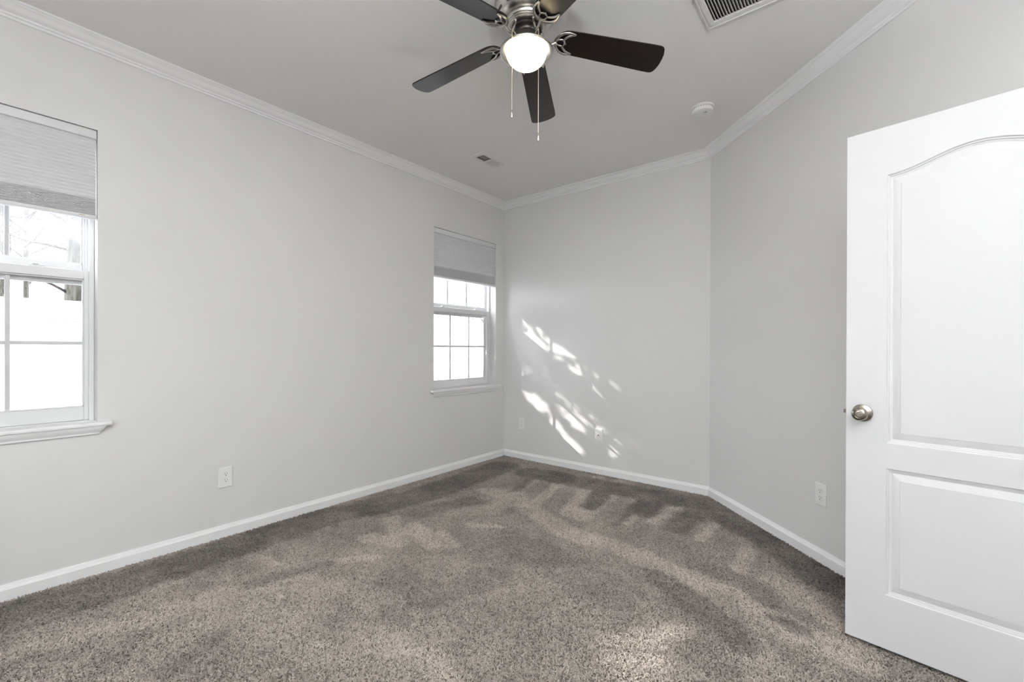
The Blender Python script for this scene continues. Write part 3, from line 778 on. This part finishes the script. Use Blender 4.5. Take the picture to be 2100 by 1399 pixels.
# ------------------------------------------------------------------ wall plates
def make_plate(P, inw, label, kind='outlet', w_=0.079, h_=0.127):
    """P centre on the wall, inw the room-side normal."""
    n = Vector(inw).normalized(); ang = math.atan2(n.y, n.x) + PI / 2
    nm = 'electrical_outlet' if kind == 'outlet' else 'coax_plate'
    root = empty(nm, P, ang)                   # local -y faces the room
    if kind == 'outlet': tag(root, label, 'outlet', 'white duplex outlets on the walls')
    else: tag(root, label, 'wall plate')
    bm = bmesh.new()
    prof = [(0.0, -0.0004), (0.0004, -0.0035), (0.004, -0.0058), (0.008, -0.0062)]
    c4 = ((-1, -1), (1, -1), (1, 1), (-1, 1))
    rings = [[bm.verts.new((a * (w_ / 2 - d), y, b * (h_ / 2 - d))) for a, b in c4] for d, y in prof]
    for r, s in zip(rings, rings[1:]):
        for i in range(4): bm.faces.new((r[i], r[(i + 1) % 4], s[(i + 1) % 4], s[i]))
    bm.faces.new(rings[-1]); bm.faces.new(rings[0][::-1])
    finish('cover_plate', bm, M['plastic'], root, angle=20)
    if kind == 'outlet':
        for s in (1, -1):
            rc_ = bmesh.new(); pts = []
            for k in range(32):
                a = 2 * PI * k / 32; x = 0.0165 * math.cos(a); z = max(-0.0135, min(0.0135, 0.0172 * math.sin(a))); pts.append((x, z))
            lo = [rc_.verts.new((x * 1.05, -0.0060, s * 0.0195 + z * 1.05)) for x, z in pts]; hi = [rc_.verts.new((x, -0.0078, s * 0.0195 + z)) for x, z in pts]
            for i in range(32): rc_.faces.new((lo[i], lo[(i + 1) % 32], hi[(i + 1) % 32], hi[i]))
            rc_.faces.new(hi); rc_.faces.new(lo[::-1])
            r = finish('receptacle', rc_, M['plastic'], root)
            sl_ = bmesh.new()
            box(sl_, (-0.0075, -0.0082, s * 0.0195 + 0.0005), (-0.0053, -0.0070, s * 0.0195 + 0.0085)); box(sl_, (0.0053, -0.0082, s * 0.0195 + 0.0015), (0.0073, -0.0070, s * 0.0195 + 0.0080))
            tube(sl_, [(0, -0.0070, s * 0.0195 - 0.0065), (0, -0.0082, s * 0.0195 - 0.0065)], 0.0027, 12)
            finish('slots', sl_, M['slot'], r)
        sc = bmesh.new(); tube(sc, [(0, -0.006, 0), (0, -0.0072, 0)], 0.0028, 16); finish('plate_screw', sc, M['plastic'], root)
    else:
        j = bmesh.new(); tube(j, [(0, -0.006, 0), (0, -0.0085, 0)], 0.0068, 6); tube(j, [(0, -0.0085, 0), (0, -0.0165, 0)], 0.0046, 20); finish('coax_jack', j, M['nickel'], root)
        for s in (1, -1):
            sc = bmesh.new(); tube(sc, [(0, -0.006, s * 0.042), (0, -0.0072, s * 0.042)], 0.0028, 16); finish('plate_screw', sc, M['plastic'], root)
make_plate((-L, 1.060, 0.381), (1, 0, 0), 'white outlet on the window wall between the two windows')
make_plate((-2.919, B, 0.388), (0, -1, 0), 'white outlet on the back wall close to the corner')
make_plate(tuple(P2 + D3 * 1.128 + Vector((0, 0, 0.386))), -N3, 'white outlet on the angled wall beside the open door')
make_plate((-1.993, B, 0.378), (0, -1, 0), 'white coax wall plate in the sun patch on the back wall', 'coax')

# ------------------------------------------------------------------ added uplighter behind the camera, standing in for bounced flash
def make_fill_lamp():
    x, y = 0.92, -0.6
    root = empty('bounce_fill_lamp', (x, y, 0)); tag(root, 'white uplighter added unseen behind the camera in place of bounced flash', 'lamp')
    bm = bmesh.new(); lathe(bm, [(0, 0.006), (0.14, 0.006), (0.14, 0.022), (0.12, 0.03), (0.02, 0.036), (0, 0.036)], 48); finish('base', bm, M['plastic'], root)
    bm = bmesh.new(); tube(bm, [(0, 0, 0.03), (0, 0, 1.64)], 0.011, 16); finish('pole', bm, M['nickel'], root)
    bm = bmesh.new(); lathe(bm, [(0, 1.635), (0.03, 1.637), (0.09, 1.665), (0.15, 1.72), (0.185, 1.775), (0.182, 1.777), (0.146, 1.724), (0.088, 1.672), (0, 1.65)], 64); finish('fill_lamp_shade', bm, M['plastic'], root)
    bm = bmesh.new(); lathe(bm, [(0, 1.651), (0.02, 1.652), (0.03, 1.68), (0.03, 1.70), (0.018, 1.72), (0, 1.724)], 32); finish('bulb', bm, M['bulb'], root)
    d = bpy.data.lights.new('bounce_fill_light', 'AREA'); d.shape = 'DISK'; d.size = 0.22; d.energy = FILL_LAMP_POWER; d.spread = math.radians(154); d.color = (0.97, 0.985, 1.0)  # unseen fill, bounced off the ceiling like a flash
    o = bpy.data.objects.new('bounce_fill_light', d); COL.objects.link(o); o.location = (x, y, 1.74); o.rotation_euler = (PI, 0, 0)
FILL_LAMP_POWER = 158
make_fill_lamp()

# ------------------------------------------------------------------ outside
GZ = -0.30
bm = bmesh.new(); box(bm, (-40, -30, GZ - 0.2), (-L - 0.18, 40, GZ)); struct('ground', bm, M['grass'], label='mulch strip outside the windows')
bm = bmesh.new(); box(bm, (-L - 0.17, -30, GZ - 0.2), (12, REAR - 0.18, GZ)); struct('ground_rear', bm, M['patio'], label='pale concrete patio behind the house')

def make_fence():
    X = -5.0
    root = empty('vinyl_fence', (X, 3, GZ)); tag(root, 'white vinyl privacy fence running past the windows', 'fence')
    top = 1.575 - GZ
    ys = [-8.52 + 2.42 * k for k in range(11)]
    for y in ys:
        b = bmesh.new(); box(b, (-0.064, y - 3 - 0.064, 0), (0.064, y - 3 + 0.064, top + 0.02), 0.006); box(b, (-0.072, y - 3 - 0.072, top + 0.02), (0.072, y - 3 + 0.072, top + 0.04), 0.008); finish('post', b, M['fence'], root)
    for a, c in zip(ys, ys[1:]):
        b = bmesh.new(); box(b, (-0.026, a - 3 + 0.066, top - 0.168), (0.026, c - 3 - 0.066, top), 0.008); box(b, (-0.029, a - 3 + 0.066, top - 0.045), (0.029, c - 3 - 0.066, top - 0.040), 0.001); finish('top_rail', b, M['fence'], root)
        b = bmesh.new(); box(b, (-0.026, a - 3 + 0.066, 0.06), (0.026, c - 3 - 0.066, 0.20), 0.008); finish('bottom_rail', b, M['fence'], root)
        b = bmesh.new(); n = 8
        for k in range(n):
            y0 = a - 3 + 0.066 + (c - a - 0.132) * k / n; y1 = a - 3 + 0.066 + (c - a - 0.132) * (k + 1) / n
            box(b, (-0.011, y0 + 0.0002, 0.19), (0.011, y1 - 0.0002, top - 0.16), 0.0006, None, 1)
        finish('board_panel', b, M['fence'], root)
make_fence()

def branch(bm, p, d, ln, r, depth, R, twist=0.35, kids=3, tips=None, clear=None):
    n = max(3, int(ln / 0.18)); pts = [p.copy()]; q = p.copy(); dd = d.copy()
    for k in range(n):
        dd = (dd + Vector((R.gauss(0, 1), R.gauss(0, 1), R.gauss(0, 0.8) + 0.12)) * twist * 0.35).normalized()
        q = q + dd * (ln / n)
        if clear is not None and clear(q): break
        pts.append(q.copy())
    if len(pts) < 3: return
    n = len(pts) - 1
    tube(bm, pts, [max(0.0022, r * (1 - 0.72 * k / n)) for k in range(n + 1)], 8 if r > 0.03 else 5)
    if depth > 0:
        for k in range(kids):
            i = R.randint(max(1, min(n, n // 4)), n); a = (pts[i] - pts[i - 1]).normalized()
            side = Vector((R.gauss(0, 1), R.gauss(0, 1), R.gauss(0, 1))); side = (side - a * side.dot(a)).normalized()
            branch(bm, pts[i].copy(), (a * 0.6 + side * 0.8).normalized(), ln * R.uniform(0.45, 0.7), max(0.0025, r * 0.45), depth - 1, R, twist, kids, tips, clear)
    if tips is not None and depth <= 1: tips.extend(pts[1:])

def trunk_mesh(x, y, r, h, R, lean=(0, 0)):
    bm = bmesh.new(); rings = []; seg = 28; nz = 26
    ph = [R.uniform(0, 6.28) for _ in range(6)]
    for k in range(nz + 1):
        t = k / nz; z = h * t
        rr = r * (1.0 - 0.35 * t + 0.45 * math.exp(-z / 0.35))
        rings.append([bm.verts.new((lean[0] * t + rr * (1 + 0.07 * math.sin(5 * a + ph[0] + z) + 0.04 * math.sin(11 * a + ph[1] - 2 * z)) * math.cos(a), lean[1] * t + rr * (1 + 0.07 * math.sin(5 * a + ph[0] + z) + 0.04 * math.sin(11 * a + ph[1] - 2 * z)) * math.sin(a), z)) for a in [2 * PI * i / seg for i in range(seg)]])
    for a, b in zip(rings, rings[1:]):
        for i in range(seg): bm.faces.new((a[i], a[(i + 1) % seg], b[(i + 1) % seg], b[i]))
    bm.faces.new(rings[0][::-1]); bm.faces.new(rings[-1])
    return bm

def leaf_mesh(pts, nrm, size):
    """pts (n,3), nrm (n,3) leaf normals, size (n,): pointed six-sided leaves, slightly folded."""
    n = len(pts)
    nrm = nrm / np.linalg.norm(nrm, axis=1, keepdims=True)
    t = np.cross(nrm, rng.normal(size=(n, 3))); t /= np.linalg.norm(t, axis=1, keepdims=True)
    b = np.cross(nrm, t)
    shape = [(-1.0, 0, 0), (-0.35, 0.42, 0.10), (0.35, 0.36, 0.08), (1.0, 0, 0), (0.35, -0.36, 0.08), (-0.35, -0.42, 0.10)]
    v = np.stack([pts + size[:, None] * (t * sx + b * sy + nrm * sz) for sx, sy, sz in shape], 1).reshape(-1, 3)
    me = bpy.data.meshes.new('foliage'); me.vertices.add(len(v)); me.vertices.foreach_set('co', v.astype(np.float32).ravel())
    quads = np.array([[0, 1, 2, 3], [0, 3, 4, 5]]); idx = (np.arange(n)[:, None, None] * 6 + quads[None]).reshape(-1)
    me.loops.add(len(idx)); me.loops.foreach_set('vertex_index', idx.astype(np.int32))
    me.polygons.add(2 * n); me.polygons.foreach_set('loop_start', np.arange(0, 8 * n, 4, dtype=np.int32))
    me.update(calc_edges=True); me.validate()
    return me

# the big tree: its trunk shows through the nearer window, its crown filters the sun
TREE = Vector((-8.0, 1.06, GZ))
GAPS = [  # openings in the crown where sun reaches the back wall: x, z, half-length along the slant, half-width, openness
    (-2.715, 1.33, 0.22, 0.115, 0.78), (-2.49, 1.17, 0.16, 0.10, 0.84), (-2.27, 1.00, 0.12, 0.04, 0.8), (-2.01, 0.78, 0.07, 0.03, 0.5), (-1.72, 0.78, 0.10, 0.016, 0.12),
    (-2.93, 0.95, 0.045, 0.04, 0.7), (-2.73, 0.64, 0.26, 0.085, 0.95), (-2.47, 0.42, 0.17, 0.07, 0.95), (-2.27, 0.47, 0.22, 0.05, 0.72), (-2.24, 0.22, 0.18, 0.07, 0.95),
    (-2.44, 0.80, 0.10, 0.025, 0.45), (-2.22, 0.66, 0.10, 0.018, 0.45), (-2.25, 0.60, 0.28, 0.09, 0.30), (-2.0, 0.5, 0.25, 0.08, 0.15), (-1.92, 0.40, 0.22, 0.055, 0.42), (-1.87, 0.28, 0.24, 0.022, 0.62), (-1.78, 0.15, 0.16, 0.022, 0.6), (-2.64, 0.78, 0.16, 0.03, 0.4)]
FLOOR_GAPS = [(-0.70, 1.66, 0.20, 0.16, 0.9999), (-0.63, 1.91, 0.15, 0.11, 0.999)]
def sun_open(P):
    """how open the crown is along the sun's line through each point"""
    d = np.array(SUN_DIR)
    t = (B - P[:, 1]) / d[1]; xw = P[:, 0] + t * d[0]; zw = P[:, 2] + t * d[2]
    op = np.full(len(P), 0.0)
    sl_ = d[2] / d[0]; ca = 1 / math.sqrt(1 + sl_ * sl_); sa = sl_ * ca
    for gx, gz, a, b_, o in GAPS:
        u = (xw - gx) * ca + (zw - gz) * sa; v = -(xw - gx) * sa + (zw - gz) * ca
        op = np.maximum(op, (1 - (1 - o) ** 2.2) * np.clip(1.7 - 1.3 * ((u / a) ** 2 + (v / b_) ** 2), 0, 1))
    t = -P[:, 2] / d[2]; xf_ = P[:, 0] + t * d[0]; yf = P[:, 1] + t * d[1]
    for gx, gy, a, b_, o in FLOOR_GAPS:
        op = np.maximum(op, (1 - (1 - o) ** 2) * np.clip(1.95 - 1.3 * (((xf_ - gx) / b_) ** 2 + ((yf - gy) / a) ** 2), 0, 1))
    return op
def big_tree():
    R = random.Random(5)
    root = empty('oak_tree', TREE); tag(root, 'thick-trunked tree beyond the fence, seen through the nearer window', 'tree')
    finish('trunk', trunk_mesh(0, 0, 0.265, 4.3, R), M['bark'], root, angle=60)
    clear = lambda q: sun_open(np.array([q + TREE]))[0] > 0.45
    bm = bmesh.new()
    for k in range(9):
        a = R.uniform(0, 2 * PI) if k > 4 else math.radians(200 + 25 * k)
        branch(bm, Vector((0.1 * math.cos(a), 0.1 * math.sin(a), 3.9 + 0.05 * k)), Vector((math.cos(a), math.sin(a), 0.75)).normalized(), R.uniform(2.2, 3.2), 0.085, 3, R, 0.35, 3, None, clear)
    # low bare limbs that cross the window view
    for (z, dx, dy, dz, ln) in ((2.75, 0.35, -0.9, 0.12, 1.5), (2.2, 0.5, -1.0, 0.35, 1.7), (3.1, 0.2, -0.9, 0.6, 1.9), (2.45, -0.2, -1.0, -0.1, 1.6), (3.4, 0.3, -0.8, 0.3, 1.9)):
        branch(bm, Vector((0, -0.18, z)), Vector((dx, dy, dz)).normalized(), ln, 0.019, 4, R, 0.5, 4, None, clear)
    finish('branches', bm, M['twig'], root, angle=60)
    # leaves: crown around the line from the windows to the sun
    n = 36000
    c = np.array([-8.9, -1.95, 5.25]); P = rng.normal(size=(n, 3)); P /= np.linalg.norm(P, axis=1, keepdims=True)
    P = c + P * (rng.random((n, 1)) ** (1 / 3.0)) * np.array([1.1, 4.1, 2.2])
    keep = rng.random(n) > sun_open(P)
    P = P[keep]; nr = rng.normal(size=(len(P), 3)) - np.array(SUN_DIR) * 1.6
    me = leaf_mesh(P - np.array(TREE), nr, rng.uniform(0.035, 0.06, len(P)))
    me.materials.append(M['leaf']); o = bpy.data.objects.new('foliage', me); COL.objects.link(o); o.parent = root; o['kind'] = 'stuff'
big_tree()

def small_tree(x, y, r, h, label, seed, leaves=0, spread=1.0, name='bare_tree', zl=1.3):
    R = random.Random(seed)
    root = empty(name, (x, y, GZ)); tag(root, label, 'tree', 'trees beyond the fence')
    bm = trunk_mesh(0, 0, r, h, R, (R.uniform(-.2, .2), R.uniform(-.2, .2))); finish('trunk', bm, M['bark'], root, angle=60)
    bm = bmesh.new(); tips = []
    nb = 22 if spread > 1.2 else 12
    for k in range(nb):
        z = h * (0.40 + 0.58 * k / (nb - 1)); a = R.uniform(0, 2 * PI)
        branch(bm, Vector((0, 0, z)), Vector((math.cos(a), math.sin(a), R.uniform(0.0, 0.8))).normalized(), spread * R.uniform(0.8, 1.5) * h * 0.28, max(0.006, r * (0.22 if spread > 1.2 else 0.4)), 3, R, 0.4, 4 if spread > 1.2 else 3, tips)
    finish('branches', bm, M['twig'], root, angle=60)
    if leaves:
        P = np.array([list(R.choice(tips)) for _ in range(leaves)]) + rng.normal(size=(leaves, 3)) * 0.07
        me = leaf_mesh(P, rng.normal(size=(leaves, 3)), rng.uniform(0.02, 0.04, leaves)); me.materials.append(M['leaf'])
        o = bpy.data.objects.new('foliage', me); COL.objects.link(o); o.parent = root; o['kind'] = 'stuff'
small_tree(-16.0, 1.03, 0.056, 6.5, 'slim bare tree just left of the thick trunk, through the nearer window', 3, 250, 0.9)
small_tree(-27.0, 1.15, 0.16, 10.0, 'distant bare tree behind the slim one, through the nearer window', 9, 900, 1.5)
small_tree(-11.5, 13.3, 0.08, 3.9, 'leafy young tree beyond the fence, through the corner window', 21, 2600, 1.0)

# ------------------------------------------------------------------ carpet pile
NAP = [
([(-2.29, 2.8), (-2.41, 3.55)], 0.115, 1.0),
([(-1.97, 2.73), (-2.18, 3.58)], 0.102, 1.0),
([(-1.69, 2.78), (-1.94, 3.69)], 0.132, 1.0),
([(-1.56, 2.77), (-1.71, 3.7)], 0.148, 1.0),
([(-1.3, 2.88), (-1.46, 3.66)], 0.138, 1.0),
([(-1.14, 3.01), (-1.11, 3.52)], 0.08, 1.0),
([(-0.81, 2.91), (-0.8, 3.29)], 0.074, 1.0),
([(-0.53, 2.6), (-0.54, 2.93)], 0.094, 1.0),
([(-2.09, 2.17), (-1.91, 2.26)], 0.066, 1.0),
([(-2.38, 1.91), (-2.03, 1.8)], 0.122, 1.0),
([(-2.59, 1.88), (-2.36, 1.78)], 0.114, 1.0),
([(-2.14, 1.96), (-1.94, 1.87)], 0.081, 1.0),
([(-2.48, 2.79), (-2.2, 2.8), (-1.97, 2.67), (-1.5, 2.47), (-1.19, 2.48), (-0.9, 2.43), (-0.54, 2.34), (-0.33, 2.25), (-0.17, 2.21), (-0.03, 2.17)], 0.183, 0.9),
([(-2.32, 2.27), (-2.16, 2.45), (-2.2, 2.8)], 0.164, 0.6),
([(-0.35, 2.63), (-0.23, 2.52), (-0.09, 2.39)], 0.125, 0.8),
([(-0.52, 2.28), (-0.36, 2.03), (-0.27, 1.83)], 0.146, 0.5),
([(-1.54, 1.12), (-1.28, 1.13), (-1.16, 1.09)], 0.112, 0.5),
([(-2.32, 1.33), (-2.2, 1.47)], 0.094, 1),
([(-2.31, 1.04), (-2.24, 1.13)], 0.083, 0.9),
([(-2.44, 1.62), (-2.24, 1.69)], 0.14, 0.9),
([(-2.82, 1.05), (-2.56, 1.07)], 0.083, 0.7),
([(-2.6, 0.18), (-2.52, 0.41), (-2.46, 0.59), (-2.44, 0.76), (-2.29, 0.96), (-2.08, 1.17)], 0.156, 0.55),
([(-2.27, 0.74), (-1.97, 0.99)], 0.228, 0.4),
([(-2.07, 0.75), (-1.61, 0.91)], 0.143, 0.35),
([(-1.66, 1.1), (-1.29, 1.13), (-1.15, 1.12)], 0.068, 0.5),
([(-2.82, 0.46), (-2.69, 0.77), (-2.52, 0.94)], 0.058, 0.3),
([(-2.94, 0.11), (-2.94, 0.73), (-2.99, 1.59), (-2.83, 2.33), (-2.89, 3.46)], 0.351, -0.9),
([(-1.92, 1.42), (-1.63, 1.42), (-1.52, 1.74)], 0.208, -0.45),
([(-2.44, 0.91), (-2.32, 1.3)], 0.082, -0.6),
([(-2.79, 0.11), (-2.82, 0.25)], 0.134, -0.5),
([(-2.0, 0.49), (-2.08, 0.68)], 0.082, -0.4),
([(-2.53, 2.09), (-2.44, 2.5)], 0.199, -0.5),
([(-2.51, 3.46), (-1.69, 3.51), (-0.98, 3.59), (-0.48, 3.22), (-0.08, 2.79)], 0.337, -0.9),
([(-2.41, 3.26), (-2.31, 2.93)], 0.1, -0.5),
([(-1.63, 3.0), (-1.72, 3.41)], 0.169, -0.9),
([(-1.27, 3.12), (-1.36, 3.56)], 0.197, -0.9),
([(-1.32, 2.81), (-1.39, 3.2)], 0.073, -0.7),
([(-0.99, 2.98), (-0.96, 3.37)], 0.168, -0.9),
([(-0.73, 2.57), (-0.47, 2.53), (-0.36, 2.41)], 0.117, -0.5),
([(-0.86, 2.27), (-0.58, 2.14), (-0.41, 2.0)], 0.154, -0.5),
([(-1.69, 2.15), (-1.32, 2.08), (-0.95, 1.98)], 0.304, -0.35),
([(-0.34, 2.27), (-0.21, 2.25)], 0.066, -0.4),
([(-0.52, 1.74), (-0.4, 1.76)], 0.091, -0.3),
([(-2.51, 2.35), (-2.33, 2.56)], 0.119, -0.6),
]
def nap_value(P):
    v = np.zeros(len(P))
    for pts, wd, val in NAP:
        dmin = np.full(len(P), 1e9)
        for a, b_ in zip(pts, pts[1:]):
            a = np.array(a); b_ = np.array(b_); d = b_ - a; t = np.clip(((P - a) @ d) / max(1e-9, d @ d), 0, 1)
            dmin = np.minimum(dmin, np.linalg.norm(P - (a + t[:, None] * d), axis=1))
        wgt = 1 / (1 + np.exp((dmin - wd * 0.5) / (0.014 * wd + 0.006)))
        v = v * (1 - wgt) + val * wgt
    return v
def lattice(P, s, seed):
    """smooth value noise in [-1, 1]"""
    r = np.random.default_rng(seed); G = r.uniform(-1, 1, (128, 128)); q = P / s + 40.3
    i = np.floor(q).astype(int); f = q - i; f = f * f * (3 - 2 * f); i0 = i % 128; i1 = (i + 1) % 128
    g = lambda a, b_: G[a, b_]
    return (g(i0[:, 0], i0[:, 1]) * (1 - f[:, 0]) + g(i1[:, 0], i0[:, 1]) * f[:, 0]) * (1 - f[:, 1]) + (g(i0[:, 0], i1[:, 1]) * (1 - f[:, 0]) + g(i1[:, 0], i1[:, 1]) * f[:, 0]) * f[:, 1]

def make_carpet():
    x0, x1, y0, y1 = -L + 0.006, RW - 0.01, REAR + 0.01, B - 0.008
    dens = 41000
    n = int((x1 - x0) * (y1 - y0) * dens)
    P = rng.random((n, 2)) * [x1 - x0, y1 - y0] + [x0, y0]
    s = (P - [X2, B]) @ np.array([N3.x, N3.y])
    ok = s < -0.008
    P = P[ok]
    # thinner pile away from the part the camera can see
    fx, fy = -0.6245, 0.781; dep = P[:, 0] * fx + P[:, 1] * fy; latr = P[:, 0] * 0.781 + P[:, 1] * 0.6245
    seen = (dep > 1.25) & (np.abs(latr) < dep * 1.22 + 0.15)
    near = (dep > 0.7) & (np.abs(latr) < dep * 1.5 + 0.6)
    pk = np.where(seen, 1.0, np.where(near, 0.45, 0.12)); P = P[rng.random(len(P)) < pk]
    n = len(P)
    dep = P[:, 0] * fx + P[:, 1] * fy; latr = P[:, 0] * 0.781 + P[:, 1] * 0.6245
    seen = (dep > 1.25) & (np.abs(latr) < dep * 1.22 + 0.15)
    Pw = P + 0.016 * np.stack([lattice(P, 0.11, 1), lattice(P, 0.11, 2)], 1) + 0.012 * np.stack([lattice(P, 0.03, 7), lattice(P, 0.03, 8)], 1)
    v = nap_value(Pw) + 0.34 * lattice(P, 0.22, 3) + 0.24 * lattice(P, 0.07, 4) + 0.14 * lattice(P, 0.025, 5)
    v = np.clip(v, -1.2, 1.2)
    # pile laid away from the room's middle looks light, laid back towards it looks dark
    away = np.array([fx, fy]); lay = np.deg2rad(35) * v
    a = rng.uniform(0, 2 * PI, n); tilt = rng.uniform(0.25, 1.05, n)
    dx = np.cos(a) * np.sin(tilt) + away[0] * np.sin(lay) * 0.9; dy = np.sin(a) * np.sin(tilt) + away[1] * np.sin(lay) * 0.9; dz = np.cos(tilt)
    D = np.stack([dx, dy, dz], 1); D /= np.linalg.norm(D, axis=1, keepdims=True)
    D[:, 2] = np.maximum(D[:, 2], 0.25)
    ln = rng.uniform(0.011, 0.0165, n)
    curl = rng.normal(size=(n, 3)) * 0.0028; curl[:, 2] = 0
    base_ = np.concatenate([P, np.full((n, 1), 0.0005)], 1)
    ts = [0.0, 0.4, 0.75, 1.0]
    pts = np.stack([base_ + D * (ln * t)[:, None] + curl * math.sin(PI * t) - np.array([0, 0, 0.0035]) * (t ** 2) for t in ts], 1)
    pts[..., 2] = np.maximum(pts[..., 2], 0.0005)
    rad = np.where(seen, rng.uniform(0.0014, 0.0020, n), 0.0038)
    hc = bpy.data.hair_curves.new('carpet_pile'); hc.add_curves([4] * n)
    hc.attributes['position'].data.foreach_set('vector', pts.astype(np.float32).ravel())
    ra = hc.attributes.get('radius') or hc.attributes.new('radius', 'FLOAT', 'POINT')
    rr = rad[:, None] * np.array([1.0, 1.05, 0.95, 0.55])[None]
    ra.data.foreach_set('value', rr.astype(np.float32).ravel())
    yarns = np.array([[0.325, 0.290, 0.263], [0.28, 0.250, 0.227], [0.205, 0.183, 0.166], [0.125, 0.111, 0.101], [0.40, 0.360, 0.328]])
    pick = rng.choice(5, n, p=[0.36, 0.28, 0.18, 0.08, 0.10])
    colr = yarns[pick] * (1 + NAP_SHADING * v)[:, None]  # light and dark sheen of the vacuum marks is painted into the yarn colour
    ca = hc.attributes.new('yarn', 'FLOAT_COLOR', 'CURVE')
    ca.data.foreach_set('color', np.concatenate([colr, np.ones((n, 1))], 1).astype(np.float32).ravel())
    hc.materials.append(M['yarn'])
    o = bpy.data.objects.new('carpet_pile', hc); COL.objects.link(o)
    tag(o, 'taupe cut-pile carpet with vacuum marks covering the floor', 'carpet', kind='stuff')
    print('carpet strands', n)
NAP_SHADING = 0.42
make_carpet()
